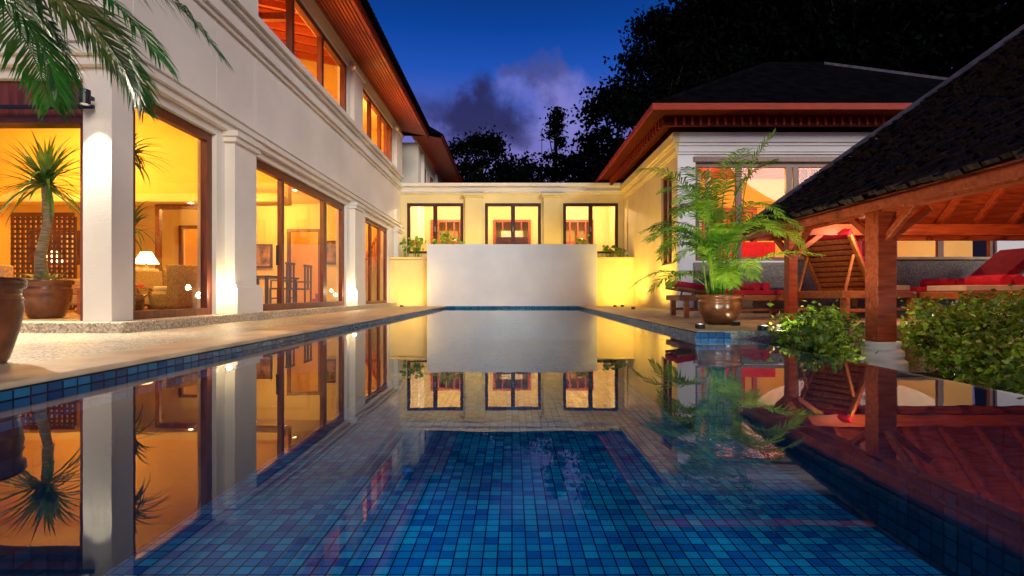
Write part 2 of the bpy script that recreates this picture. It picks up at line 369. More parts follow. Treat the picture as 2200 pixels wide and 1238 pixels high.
# furniture ------------------------------------------------------------
def sofa(x,y,rot,L=1.9,name='sofa',mat='linen'):
    m=MB(); m.box(-L/2,L/2,-.42,.42,.12,.3,'wicker'); m.box(-L/2,L/2,.26,.44,.3,.78,'wicker')
    m.box(-L/2,-L/2+.16,-.42,.44,.3,.58,'wicker'); m.box(L/2-.16,L/2,-.42,.44,.3,.58,'wicker')
    n=2 if L<1.7 else 3
    wd=(L-.34)/n
    for i in range(n):
        a=-L/2+.17+i*wd; m.box(a+.01,a+wd-.01,-.42,.24,.3,.46,mat); m.box(a+.02,a+wd-.02,.12,.27,.46,.84,mat)
    for a in (-L/2+.06,L/2-.06):
        for b in (-.38,.38): m.box(a-.03,a+.03,b-.03,b+.03,0,.12,'darkwood')
    for i in range(2): m.beam((-L/4+i*L/2-.15,-.02,.62),(-L/4+i*L/2+.15,-.02,.62),.12,.32,'red',up=(0,.4,1))
    o=m.obj(name,bevel=.03); o.location=(x,y,.204); o.rotation_euler=(0,0,rot); return o
sofa(-7.6,9.9,math.pi*-.5,1.9); sofa(-9.2,7.9,0,2.2); sofa(-7.0,11.0,0,1.6)
def wicker_chair(x,y,rot):
    m=MB(); prof=[(.3,.05),(.36,.1),(.4,.4),(.42,.72),(.43,.86),(.39,.87),(.37,.7),(.34,.42)]
    m.lathe(0,0,prof,'wicker',24,math.radians(-20),math.radians(200))
    m.lathe(0,0,[(.0,.36),(.33,.36),(.36,.4),(.36,.3),(.33,.08),(.0,.08)],'wicker',24)
    m.lathe(0,0,[(.0,.5),(.28,.49),(.32,.44),(.3,.4)],'linen',20)
    for a in (.8,2.3,3.9,5.5): m.tube([(.25*math.cos(a),.25*math.sin(a),0),(.25*math.cos(a),.25*math.sin(a),.1)],[.03,.03],'darkwood')
    o=m.obj('wicker_chair',smooth=True); o.location=(x,y,.204); o.rotation_euler=(0,0,rot); o.scale=(1.0,1.0,.9)
wicker_chair(-5.6,8.5,-.9); wicker_chair(-5.5,10.0,-1.6)
m=MB(); m.box(-.5,.5,-.35,.35,.36,.42,'teak'); m.box(-.44,.44,-.29,.29,.12,.15,'teak')
for a in(-.45,.45):
    for b in(-.3,.3): m.box(a-.03,a+.03,b-.03,b+.03,0,.36,'teak')
m.box(-.25,-.05,-.1,.1,.42,.46,'linen'); m.box(.1,.26,-.08,.12,.42,.47,'red')
o=m.obj('coffee_table',bevel=.008); o.location=(-6.3,8.3,.204)
def table_lamp(x,y,z0):
    m=MB(); m.box(x-.22,x+.22,y-.22,y+.22,.52+z0,.56+z0,'teak')
    for a in(-.19,.19):
        for b in(-.19,.19): m.box(x+a-.02,x+a+.02,y+b-.02,y+b+.02,z0,.52+z0,'teak')
    m.lathe(x,y,[(0,.56+z0),(.09,.56+z0),(.1,.62+z0),(.05,.7+z0),(.09,.82+z0),(.03,.92+z0),(.02,1.0+z0)],'glaze',16)
    m.lathe(x,y,[(.24,.98+z0),(.1,1.24+z0),(.09,1.24+z0)],'shade',20)
    m.obj('table_lamp',smooth=False)
table_lamp(-8.0,11.2,.204); table_lamp(-9.9,11.0,.204)
m=MB(); m.box(-.6,.6,-.9,.9,.72,.77,'darkwood')
for a in(-.52,.52):
    for b in(-.82,.82): m.box(a-.035,a+.035,b-.035,b+.035,0,.72,'darkwood')
o=m.obj('dining_table',bevel=.006); o.location=(-6.5,13.3,.204)
def dchair(x,y,r):
    m=MB(); m.box(-.22,.22,-.22,.22,.43,.47,'darkwood')
    for a in(-.2,.2): m.box(a-.02,a+.02,-.22,-.18,0,.43,'darkwood'); m.box(a-.02,a+.02,.18,.22,0,1.08,'darkwood'); m.box(a-.015,a+.015,-.2,.18,.63,.66,'darkwood'); m.box(a-.015,a+.015,-.2,-.17,.47,.63,'darkwood')
    m.box(-.24,.24,.175,.225,1.04,1.1,'darkwood'); m.box(-.07,.07,.19,.205,.47,1.04,'darkwood')
    m.box(-.2,.2,-.2,-.18,.2,.23,'darkwood')
    o=m.obj('dining_chair',bevel=.004); o.location=(x,y,.204); o.rotation_euler=(0,0,r)
dchair(-5.7,12.7,-math.pi/2); dchair(-5.7,13.8,-math.pi/2); dchair(-6.5,12.1,math.pi); dchair(-7.4,13.3,math.pi/2)

# ---------------------------------------------------------------- rear wing + planter
rw=empty('rear_wing'); BY=21.1
w=MB(); DZ0,DZ1=2.2,4.27
doors=[(-4.32,-2.01),(-1.11,1.19),(2.11,4.37)]
w.wall('y',BY,BY+.3,-4.6,4.6,1.2,5.02,[(a,b,DZ0,DZ1) for a,b in doors],'cream')
for a,b in ((-1.92,-1.21),(1.29,2.02)):
    w.box(a,b,BY-.14,BY,1.9,4.5,'cream'); w.box(a-.05,b+.05,BY-.2,BY,4.5,4.56,'cream'); w.box(a-.09,b+.09,BY-.25,BY,4.56,4.64,'cream')
for z0,z1,e in ((4.66,4.72,.06),(4.72,4.8,.12),(4.8,4.95,.05),(4.95,5.08,.17)):
    w.box(-4.6,4.6,BY-e,BY+.35,z0,z1,'stucco')
w.obj('walls',rw,bevel=.01)
w=MB()
for a,b in doors: 
    w.frame('y',BY+.05,a,b,DZ0,DZ1,[(a+b)/2],t=.12,mt=.17,d=.12,k='darkwood')
    w.box((a+b)/2-.03,(a+b)/2+.03,BY-.035,BY-.015,3.1,3.3,'capping')
w.obj('french_doors',rw)
w=MB(); w.quad((-4.6,BY+.3,2.2),(4.6,BY+.3,2.2),(4.6,25,2.2),(-4.6,25,2.2),'floor')
w.wall('y',24.6,24.8,-4.6,4.6,2.2,4.9,[(-3.9,-2.4,2.2,4.1),(-.9,.9,2.2,4.1),(2.4,3.9,2.2,4.1)],'cream')
w.box(-4.6,4.6,BY+.3,25.6,4.9,5.0,'ceil'); w.box(-4.75,-4.6,BY,25.6,1.2,5.0,'cream'); w.box(4.6,4.75,BY+.3,25.6,1.2,5.0,'cream')
w.box(-4.6,4.6,25.5,25.6,2.2,4.9,'yellow')
for a,b in ((-3.9,-2.4),(-.9,.9),(2.4,3.9)): w.frame('y',24.58,a,b,2.2,4.1,[(a+b)/2,a+(b-a)*.25,a+(b-a)*.75],t=.12,mt=.07,k='redwood',glass=False,trans=(3.0,))
w.box(-.75,.75,24.0,24.4,2.2,3.2,'darkwood'); w.box(-.5,.5,24.05,24.35,3.2,3.5,'linen')
w.obj('interior',rw)
for x in(-3.1,0,3.1): light('gallery_lamp','POINT',(x,22.7,4.55),230 if x else 120,NEU,.05,parent=rw)
w=MB(); w.box(-3.16,3.16,19.0,19.28,.05,2.38,'whitewall'); w.obj('feature_wall',bevel=.015)
w=MB()
for s in(-1,1):
    a,b=sorted((s*3.16,s*4.6)); w.box(a,b,19.3,19.5,.05,1.84,'cream'); w.box(a,b,19.22,19.55,1.84,1.92,'cream')
w.box(-4.6,4.6,19.5,21.1,1.2,1.82,'soil'); w.obj('planter_wall',bevel=.01)
rs=np.random.RandomState(3)
def planter_plant(x,y,z,sp,h,n,size=.13):
    m=MB()
    for i in range(n):
        a=rs.rand()*6.28; r=sp*rs.rand()**.5; hh=h*(.4+.6*rs.rand()); p=(x+r*math.cos(a),y+r*.5*math.sin(a),z+hh)
        m.tube([(x+r*.3*math.cos(a),y,z),p],[.006,.004],'bush',4)
        t=rs.rand()*6.28; L=size*(.6+.7*rs.rand()); nrm=Vector((rs.randn()*.5,-.8+rs.randn()*.3,.7)).normalized(); u=nrm.orthogonal().normalized(); v=nrm.cross(u)
        c=Vector(p); m.poly([c+(u*math.cos(q)+v*math.sin(q))*L*.6 for q in np.linspace(0,5.5,8)],'areca')
    m.obj('planter_plant')
for x,sp,h,n in ((-3.65,.35,1.0,20),(-2.6,.45,1.15,30),(-2.1,.3,.85,14),(2.75,.25,1.0,16),(3.75,.3,.6,22),(4.2,.25,.5,12),(-4.1,.2,.9,12)):
    planter_plant(x,19.8,1.82,sp,h,n)

sb=empty('guest_house')
w=MB(); w.wall('x',-4.5,-4.25,23.2,32,3,7.4,[(24.4,25.6,5.3,6.7),(26.6,27.8,5.3,6.7),(29,30.5,5.3,6.7)],'stucco')
for (a,b) in ((24.0,24.2),(28.2,28.5),(31,31.3)): w.box(-4.25,-4.12,a,b,3,7.1,'stucco')
w.box(-14,-4.5,23.2,23.45,3,7.4,'stucco'); w.box(-4.25,-4.15,23.2,32,5.0,5.15,'stucco'); w.obj('walls',sb)
w=MB()
for a,b in ((24.4,25.6),(26.6,27.8),(29,30.5)): w.frame('x',-4.35,a,b,5.3,6.7,[(a+b)/2],t=.1)
w.quad((-5.2,23.5,4.5),(-5.2,32,4.5),(-5.2,32,7.4),(-5.2,23.5,7.4),'yellow'); w.obj('windows',sb)
w=MB(); w.poly([(-3.1,22.4,7.35),(-3.1,32.8,7.35),(-4.5,32.8,7.6),(-4.5,22.4,7.6)],'soffit'); w.box(-3.1,-3.04,22.4,32.8,7.3,7.5,'eave')
w.poly([(-3.0,22.3,7.5),(-3.0,32.9,7.5),(-6.5,29.5,10.3),(-6.5,25.5,10.3)],'roof'); w.poly([(-3.0,22.3,7.5),(-6.5,25.5,10.3),(-12,25.5,10.3),(-14,22.3,7.5)],'roof'); w.obj('roof',sb)
light('guest_lamp','POINT',(-4.8,27.2,6.6),60,WARM,.06,parent=sb)

# ---------------------------------------------------------------- right house
rh=empty('pool_bungalow'); GX=4.6; GY=14.25
w=MB()
w.wall('x',GX,GX+.3,GY,21.1,.07,4.85,[(14.75,15.8,1.4,4.1)],'cream')
w.wall('y',GY-.003,GY+.3,GX+.3,17,1.0,4.85,[(5.05,13.5,1.45,4.2)],'whitewall')
w.box(GX-.003,GX+.5,GY-.02,GY-.003,.07,4.85,'whitewall')
w.box(GX-.04,GX,20.3,20.9,.07,4.3,'cream')
for z0,z1,e in ((4.4,4.46,.04),(4.46,4.62,.08),(4.62,4.7,.12),(4.7,4.97,.18)):
    w.box(GX-e,GX,GY-e-.02,21.0,z0,z1,'cream'); w.box(GX,17,GY-e-.02,GY-.02,z0,z1,'whitewall')
w.box(5.05,17,GY-.06,GY,.07,1.4,'pebble_d')
w.obj('walls',rh,bevel=.01)
w=MB()
w.frame('x',GX+.12,14.75,15.8,1.4,4.1,[15.27],t=.09)
w.frame('y',GY+.12,5.05,13.5,1.45,4.2,[6.35,7.75,7.95,9.3,10.7,12],t=.13,mt=.16)
w.box(5.05,13.5,GY-.05,GY+.0,4.2,4.34,'wood')
w.obj('window_frames',rh)
w=MB(); w.box(4.9,17,18.9,19.1,1.4,4.9,'yellow'); w.box(4.9,17,GY+.3,19,1.3,1.4,'floor'); w.box(4.9,17,GY+.3,19,4.86,4.95,'ceil')
for k in range(18): w.beam((5.2,GY+.5+.25*k,4.8),(15,GY+.5+.25*k,4.8),.08,.1,'redwood')
for x0 in(5.1,5.35,5.62): w.lathe(x0,GY+.45,[(.07,1.4),(.09,2.6),(.07,4.1)],'curtain',10)
for x0 in (8.4,8.7,9.9,10.2): w.lathe(x0,GY+.5,[(.1,1.4),(.12,2.6),(.1,4.1)],'redcurt',10)
w.frame('y',18.85,6,9,1.4,3.7,[7,8],t=.15,k='redwood',glass=False); w.frame('y',18.85,10.4,13,1.4,3.7,[11.7],t=.15,k='redwood',glass=False)
for x0 in (6.5,7.3,8.1): w.box(x0,x0+.45,18.78,18.84,1.9,3.5,'redcurt')
w.box(7.4,9,17.5,18.2,1.4,2.3,'red'); 
w.obj('interior',rh)
for x in(6.3,9.5,12.5): light('bungalow_lamp','POINT',(x,16.4,4.1),190,WARM,.06,parent=rh)
w=MB()
E0=(3.6,13.0); E1=(15.6,22.2); ze=5.22; r0=(8.6,17.4,8.35); r1=(10.6,17.4,8.35)
c=[(E0[0],E0[1],ze+.14),(E1[0],E0[1],ze+.14),(E1[0],E1[1],ze+.14),(E0[0],E1[1],ze+.14)]
w.poly([c[0],c[1],r1,r0],'roof'); w.poly([c[1],c[2],r1],'roof'); w.poly([c[2],c[3],r0,r1],'roof'); w.poly([c[3],c[0],r0],'roof')
w.beam(c[1],r1,.12,.1,'capping'); w.beam(c[0],r0,.12,.08,'roof'); w.beam(r0,r1,.12,.08,'roof')
w.poly([(E0[0]+.03,E0[1]+.03,ze),(E1[0],E0[1]+.03,ze),(E1[0],E1[1],ze),(E0[0]+.03,E1[1],ze)],'eave')
t=.05
w.box(E0[0],E1[0],E0[1]-t,E0[1],ze-.02,ze+.135,'fascia'); w.box(E0[0]-t,E0[0],E0[1]-t,E1[1],ze-.02,ze+.135,'fascia')
w.box(E0[0]+.5,E1[0],GY-.7,GY-.6,4.98,ze-.003,'eave'); w.box(E0[0]+.4,E0[0]+.5,GY-.7,21,4.98,ze-.003,'eave')
for x in np.arange(4.3,15,.22): w.box(x,x+.05,GY-.74,GY-.7,5.0,5.2,'fascia')
for y in np.arange(13.8,21,.3): w.box(E0[0]+.36,E0[0]+.4,y,y+.06,5.0,5.2,'fascia')
w.obj('roof',rh)
m=MB()
for k in range(4): m.box(5.6,17,11.9+k*.4,GY-.06,.08+.3*k,.08+.3*(k+1),'pebble_d')
m.obj('terrace_steps',bevel=.01)

# ---------------------------------------------------------------- pavilion
pv=empty('garden_pavilion')
ex0,ex1,ey0,ey1,ez=4.08,11.4,2.0,9.15,1.62
ap0=(7.8,5.0,4.85); ap1=(7.8,6.0,4.85)
w=MB()
cs=[(ex0,ey0,ez),(ex1,ey0,ez),(ex1,ey1,ez),(ex0,ey1,ez)]
def courses(A,Bp,T0,T1,n=34,k='thatch'):
    A=Vector(A);Bp=Vector(Bp);T0=Vector(T0);T1=Vector(T1)
    nrm=(Bp-A).cross(T0-A).normalized()
    if nrm.z<0:nrm=-nrm
    for i in range(n):
        t0=i/n; t1=min(1,(i+1.25)/n); m_=44
        for j in range(m_):
            u0=j/m_;u1=(j+1)/m_
            def P(u,t): return (A+(T0-A)*t).lerp(Bp+(T1-Bp)*t,u)
            l0=.035+.035*R.random(); q=R.uniform(-.03,.03)
            a=P(u0,t0+q/3)+nrm*l0; b=P(u1,t0+q/3)+nrm*l0; c1=P(u1,t1)+nrm*.012; d=P(u0,t1)+nrm*.012
            e=P(u0,t0+q/3); f=P(u1,t0+q/3)
            w.quad(a,b,c1,d,k); w.quad(e,f,b,a,k)
courses(cs[0],cs[3],ap0,ap1); courses(cs[3],cs[2],ap1,ap1); courses(cs[2],cs[1],ap1,ap0,14); courses(cs[1],cs[0],ap0,ap0,14)
w.beam(Vector(cs[3])+Vector((0,0,.05)),Vector(ap1)+Vector((0,0,.06)),.1,.07,'capping'); w.beam(cs[0],ap0,.1,.12,'capping')
w.obj('thatched_roof',pv)
w=MB()
def und(pts): w.poly([(p[0],p[1],p[2]-.06) for p in pts],'redwood')
und([cs[0],cs[3],ap1,ap0]); und([cs[3],cs[2],ap1]); und([cs[2],cs[1],ap0,ap1]); und([cs[1],cs[0],ap0])
w.box(ex0+.04,ex0+.09,ey0,ey1-.05,ez-.15,ez-.01,'redwood'); w.box(ex0+.04,ex1,ey1-.05,ey1,ez-.15,ez-.012,'redwood'); w.box(ex1-.05,ex1,ey0,ey1,ez-.15,ez-.01,'redwood'); w.box(ex0,ex1,ey0,ey0+.05,ez-.15,ez-.01,'redwood')
px0,px1,py0,py1=4.68,10.9,2.6,8.6
bz=1.56
w.box(px0-.07,px0+.07,py0,py1,bz-.02,bz+.16,'redwood'); w.box(px0-.5,px1,py1-.08,py1+.08,bz-.06,bz+.12,'redwood')
w.box(px1-.08,px1+.08,py0,py1,bz-.02,bz+.16,'redwood')
for x in np.arange(4.9,11,.62):
    t=1-abs(x-7.8)/3.6; w.beam((x,ey1-.08,ez-.12),(x,ey1-.08-(ey1-6.0)*t,ez-.12+(4.85-ez)*t),.06,.1,'redwood')
for y in np.arange(2.4,8.9,.62):
    t=1 if 5<=y<=6 else (1-(y-6)/3.05 if y>6 else 1-(5-y)/3.0); w.beam((ex0+.08,y,ez-.12),(ex0+.08+3.6*t,y,ez-.12+(4.85-ez)*t),.06,.1,'redwood')
w.beam((ex0+.1,ey1-.1,ez-.12),(7.8,6.0,4.7),.09,.14,'redwood')
w.obj('timber_frame',pv)
w=MB()
for (x,y) in ((px0,6.5),(px0,py1),(px1,py1),(px1,6.5),(px0,2.2),(px1,2.2)):
    zb=.08 if y>7.4 else -.12; hw=.12 if y<7.4 else .075
    w.box(x-hw,x+hw,y-hw,y+hw,zb,bz+.0,'redwood')
    for sx,sy in ((0,1),(0,-1),(1,0)):
        w.beam((x+sx*.1,y+sy*.1,bz-.35),(x+sx*.62,y+sy*.62,bz+.05),.07,.09,'redwood')
w.obj('posts',pv,bevel=.012)
w=MB()
for (x,y) in ((px0,6.5),(px0,2.2),(px1,2.2),(px1,6.5)):
    w.lathe(x,y,[(0,-.08),(.21,-.08),(.22,-.11),(.205,-.17),(.24,-.20),(.25,-.25),(.235,-.29),(.28,-.33),(.29,-.62)],'whitewall',4*8)
w.obj('post_pedestals',pv,smooth=False)
light('pavilion_lamp','POINT',(7.0,6.6,2.7),120,(1,.5,.22),.06,parent=pv)
light('pavilion_lamp','POINT',(5.6,8.0,1.5),45,(1,.6,.35),.05,parent=pv)

def lounger(name,x,y,rot,raised=55,flat=False,sc=1,towel=True,cush='red'):
    m=MB(); L=2.0; W=.68; h=.36
    for s in(-W/2,W/2): m.box(-L/2,L/2,s-.025,s+.025,h-.09,h,'teak')
    m.box(-L/2,-L/2+.05,-W/2,W/2,h-.09,h-.004,'teak'); m.box(L/2-.05,L/2,-W/2,W/2,h-.09,h-.004,'teak')
    for a in(-L/2+.12,L/2-.14):
        for s in(-W/2,W/2): m.box(a-.04,a+.04,s-.04,s+.04,0,h-.09,'teak')
    for s in (-W/2,W/2): m.box(-L/2+.16,L/2-.18,s-.015,s+.015,.1,.14,'teak')
    hx=-.15
    for a in np.arange(hx+.06,L/2-.05,.085): m.box(a,a+.06,-W/2+.03,W/2-.03,h-.02,h+.003,'teak')
    an=math.radians(0 if flat else raised); bl=.88
    def P(t,off,s): return Vector((hx-math.cos(an)*t+math.sin(an)*off,s,h+math.sin(an)*t+math.cos(an)*off))
    for s in(-W/2+.03,W/2-.03): m.beam(P(0,0,s),P(bl,0,s),.045,.05,'teak',up=(0,1,0))
    for t in np.arange(.03,bl,.085): m.beam(P(t,0,-W/2+.05),P(t,0,W/2-.05),.02,.062,'teak',up=P(1,0,0)-P(0,0,0))
    if not flat: 
        for s in(-W/2+.06,W/2-.06): m.beam(P(.6,-.02,s),(hx-.62,s,h-.04),.03,.03,'teak',up=(0,1,0))
    m.box(hx,L/2-.02,-W/2+.05,W/2-.05,h+.01,h+.08,cush)
    a=P(0,.07,0); b=P(bl+.02,.07,0); m.beam(a,b,W-.08,.08,'red',up=(P(0,1,0)-P(0,0,0)))
    if towel:
        for k in(0,1): m.tube([(.3+.16*k,-.25,h+.14),(.3+.16*k,.25,h+.14)],[.07,.07],'red',12)
    o=m.obj(name,bevel=.008); o.location=(x,y,.085); o.rotation_euler=(0,0,rot); o.scale=(sc,sc,sc); return o
lounger('sun_lounger',6.1,9.2,.55,50,sc=1.35,cush='linen')
lounger('sun_lounger',4.25,9.9,0,8,sc=1.15)
lounger('sun_lounger',8.3,8.3,math.pi,18,sc=1.3,cush='linen')
lounger('sun_lounger',8.9,10.0,math.pi,40,sc=1.3)
m=MB(); m.box(6.1,16,10.9,11.3,.08,1.25,'pebble_d'); m.box(6.05,16,10.85,11.35,1.25,1.31,'stone'); m.obj('garden_wall',bevel=.01)

# ---------------------------------------------------------------- plants
def curve(base,az,e0,e1,L,n=10,side=0):
    p=Vector(base); pts=[p.copy()]; dirs=[]
    for i in range(n):
        t=i/(n-1); e=e0+(e1-e0)*t; a=az+side*t
        d=Vector((math.cos(e)*math.cos(a),math.cos(e)*math.sin(a),math.sin(e))); dirs.append(d); p=p+d*L/n; pts.append(p.copy())
    dirs.append(dirs[-1]); return pts,dirs
def frond(m,base,az,e0,e1,L,nl,ll,lw,k,start=.2,droop=.5,side=0,rr=.012,stem='bush'):
    pts,dirs=curve(base,az,e0,e1,L,14,side)
    m.tube(pts,[rr*(1-.8*i/14) for i in range(15)],stem,5)
    for i in range(nl):
        t=start+(1-start)*i/(nl-1); f=t*14; j=min(int(f),13); p=pts[j].lerp(pts[j+1],f-j); d=dirs[j]
        sd=d.cross(Vector((0,0,1)))
        if sd.length<.05: sd=Vector((-math.sin(az),math.cos(az),0))
        sd.normalize(); up=sd.cross(d).normalized()
        prof=math.sin(math.pi*min(1,(t-start)/(1-start)*.8+.18)); l=ll*(.35+.75*prof)
        for s in(-1,1):
            fw=.35+.6*t+R.uniform(-.15,.15)
            v=(sd*s+d*fw+up*R.uniform(.1,.4)).normalized(); l2=l*R.uniform(.85,1.1)
            q1=p+v*l2*.5+Vector((0,0,-droop*l2*.12)); v2=(v+Vector((0,0,-droop*R.uniform(.5,1.5)))).normalized(); q2=q1+v2*l2*.5
            wv=(d-v*d.dot(v)).normalized()*lw*.5
            m.add([p-wv*.4,p+wv*.4,q1+wv,q1-wv,q2],[(0,1,2,3),(3,2,4)],k)
def strap(m,base,az,e0,e1,L,wd,k):
    n=7; pts,dirs=curve(base,az,e0,e1,L,n)
    sd=Vector((-math.sin(az),math.cos(az),0)); vs=[];fs=[]
    for i,p in enumerate(pts):
        t=i/n; ww=wd*(.6+.8*t if t<.3 else .84*(1-(t-.3)/.7)**.8+.02)
        vs+= [p-sd*ww/2,p+sd*ww/2]
    for i in range(n): fs.append((2*i,2*i+1,2*i+3,2*i+2))
    m.add(vs,fs,k)
def pot(m,x,y,z,r,h):
    m.lathe(x,y,[(0,z),(r*.62,z),(r*.68,z+h*.05),(r*.9,z+h*.4),(r*.98,z+h*.62),(r*.95,z+h*.72),(r*.99,z+h*.74),(r*.94,z+h*.78),(r*.93,z+h*.86),(r*1.02,z+h*.88),(r*1.04,z+h*.96),(r*1.0,z+h),(r*.88,z+h*.99),(r*.86,z+h*.86)],'glaze',36)
    m.lathe(x,y,[(r*.87,z+h*.88),(0,z+h*.9)],'soil',24)
e=empty('potted_areca_palm'); m=MB(); ax,ay=3.02,7.45; pot(m,ax,ay,.085,.31,.43); m.obj('pot',e,smooth=True)
m=MB()
for i in range(46):
    a=R.uniform(0,6.283); r=R.uniform(.02,.17)
    b=(ax+r*math.cos(a),ay+r*math.sin(a),.46)
    H=(i%6)/5*1.05+R.uniform(.1,.3); a2=a+R.uniform(-.4,.4)
    top=(b[0]+.12*H*math.cos(a),b[1]+.12*H*math.sin(a),.46+H)
    m.tube([b,top],[.014,.01],'areca',6)
    el=R.uniform(1.1,1.5) if i%3 else R.uniform(.65,.9)
    frond(m,top,a2,el,R.uniform(-1.1,-.2) if i%6<5 else R.uniform(-.3,.9),R.uniform(.8,1.25),28,.28,.026,'areca',.15,.55,rr=.009,stem='areca')
m.obj('fronds',e)
e=empty('potted_dracaena'); m=MB(); dx,dy=-6.0,6.6; pot(m,dx,dy,.205,.27,.5); m.obj('pot',e,smooth=True)
m=MB(); m.tube([(dx-.05,dy,.6),(dx-.08,dy,1.0),(dx+.02,dy,1.45),(dx+.0,dy,1.9)],[.085,.06,.05,.055],'trunk_l',10)
for i in range(130):
    a=R.uniform(0,6.283); el=R.uniform(-.6,1.45); strap(m,(dx,dy,1.92+R.uniform(-.06,.14)),a,el,el-R.uniform(.3,.8),R.uniform(.6,.82),.05,'drac')
for i in range(26):
    a=R.uniform(0,6.283); strap(m,(dx+.1*math.cos(a),dy+.1*math.sin(a),.66),a,R.uniform(.5,1.2),R.uniform(-.4,.2),R.uniform(.25,.42),.03,'drac')
m.obj('plant',e)
e=empty('potted_dracaena'); m=MB(); dx,dy=-5.22,7.0; pot(m,dx,dy,.205,.17,.3)
m.obj('pot',e,smooth=True); m=MB()
m.tube([(dx,dy,.45),(dx,dy,1.2),(dx+.02,dy,2.35)],[.03,.028,.025],'trunk_l',8)
for zc,n_ in ((2.4,70),(1.4,50)):
  for i in range(n_):
    a=R.uniform(0,6.283); el=R.uniform(-.3,1.3); strap(m,(dx,dy,zc+R.uniform(-.1,.1)),a,el,el-R.uniform(.9,1.5),R.uniform(.45,.62),.045,'drac')
m.obj('plant',e)
m=MB(); pot(m,-3.30,3.15,.085,.225,.53); m.obj('glazed_pot',smooth=True)
m=MB(); tx,ty=-3.95,2.7
m.tube([(tx,ty,.07),(tx-.1,ty,.9),(tx-.0,ty,1.8),(tx+.35,ty+.2,2.6)],[.12,.09,.08,.09],'trunk_l',12)
top=(tx+.35,ty+.2,2.6)
for az,e0,e1,L in ((-.02,.5,-.85,2.15),(.12,.15,-1.0,1.75),(.2,.35,-.95,2.0),(.3,-.2,-1.35,1.25),(.9,.35,-1.2,1.5),(.55,.0,-1.3,1.15),(1.2,.5,-1.2,1.8),(1.8,.5,-1.1,1.8),(2.6,.5,-1,1.8),(3.3,.5,-1,1.8),(4.0,.5,-1,1.8),(4.8,.5,-1,1.7),(-.5,.5,-1.0,1.6),(.1,.9,-.3,1.7)):
    frond(m,top,az,e0,e1,L,78,.42,.022,'palm',.15,.8,rr=.012,stem='palm')
m.obj('palm_tree')
def bush(name,blobs,n,size,k='bush',seed=1,stems=True):
    rs=np.random.RandomState(seed); m=MB()
    for (x,y,z,rx,ry,rz) in blobs:
        nc=max(6,int(n/40)); 
        for _ in range(nc):
            d=rs.normal(size=3); d/=np.linalg.norm(d); q=np.array([x,y,z])+d*np.array([rx,ry,rz])*(.35+.8*rs.rand()**.6)
            cnt=36; P=q+rs.normal(size=(cnt,3))*np.array([.085,.085,.065])*(1.0+rx*.3)
            m.leaves(P,size,k,rs,.3)
            if stems: m.tube([(x+d[0]*.1,y+d[1]*.1,z-rz),tuple(q)],[.008,.004],'bark',4)
    return m.obj(name)
bush('garden_bush',[(3.85,6.5,-.05,.32,.5,.38),(3.4,5.7,-.15,.3,.4,.35),(3.05,5.2,-.25,.2,.3,.25)],2600,.075,seed=2)
bush('garden_bush',[(5.65,6.5,.02,.5,.4,.42),(6.5,6.3,.1,.6,.5,.45),(5.3,5.6,-.1,.6,.5,.42),(7.4,6.4,.15,.6,.5,.45),(6.2,5.4,-.05,.6,.5,.42)],3000,.075,seed=5)
bush('garden_bush',[(4.75,4.7,-.2,.5,.5,.36),(4.15,3.9,-.25,.35,.4,.3),(5.2,4.3,-.15,.5,.5,.38),(3.6,3.2,-.27,.35,.4,.27),(4.4,3.5,-.22,.4,.4,.32)],2600,.07,seed=6)
bush('garden_bush',[(9.5,11.6,.9,.7,.4,.5),(12,11.6,.9,1,.4,.6),(14,11.6,1,1,.5,.7)],800,.07,seed=8)

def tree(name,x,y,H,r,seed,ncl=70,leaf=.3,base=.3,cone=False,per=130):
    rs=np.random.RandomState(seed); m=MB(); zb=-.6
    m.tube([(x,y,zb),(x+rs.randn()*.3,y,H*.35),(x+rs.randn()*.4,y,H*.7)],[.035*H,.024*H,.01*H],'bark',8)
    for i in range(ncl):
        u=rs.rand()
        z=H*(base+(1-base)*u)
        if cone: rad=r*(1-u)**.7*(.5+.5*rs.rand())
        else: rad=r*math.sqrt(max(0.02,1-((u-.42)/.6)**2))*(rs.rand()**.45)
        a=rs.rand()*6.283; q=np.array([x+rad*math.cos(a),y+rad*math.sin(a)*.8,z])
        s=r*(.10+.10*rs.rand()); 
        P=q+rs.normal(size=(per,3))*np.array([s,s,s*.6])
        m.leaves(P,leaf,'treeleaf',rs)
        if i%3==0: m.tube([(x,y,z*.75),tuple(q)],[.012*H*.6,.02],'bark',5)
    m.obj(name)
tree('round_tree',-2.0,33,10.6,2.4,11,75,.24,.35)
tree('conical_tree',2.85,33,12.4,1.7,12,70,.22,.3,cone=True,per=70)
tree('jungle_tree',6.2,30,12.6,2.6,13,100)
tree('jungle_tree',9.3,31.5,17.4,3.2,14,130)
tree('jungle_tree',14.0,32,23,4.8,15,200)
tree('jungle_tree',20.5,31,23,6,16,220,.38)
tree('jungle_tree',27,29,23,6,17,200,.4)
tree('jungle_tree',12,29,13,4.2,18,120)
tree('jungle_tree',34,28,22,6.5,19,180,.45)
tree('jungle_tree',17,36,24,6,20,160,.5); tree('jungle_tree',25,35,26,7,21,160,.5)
bush_b=[(-.3,32,7.6,1.2,1,1.6),(1.2,33,7.6,1.4,1,1.8),(3.8,33,7.5,1.6,1,2.0),(-3.2,34,7.8,1.2,1,1.7),(5.2,31.5,6.5,1.5,1,2.5)]
m=MB(); rs=np.random.RandomState(4)
for (x,y,z,rx,ry,rz) in bush_b:
    for _ in range(26):
        d=rs.normal(size=3); d/=np.linalg.norm(d); q=np.array([x,y,z])+d*np.array([rx,ry,rz])*rs.rand()**.4
        m.leaves(q+rs.normal(size=(90,3))*.35,.26,'treeleaf',rs)
m.obj('background_foliage')
m=MB(); vs=[];fs=[];nx=40;ny=10
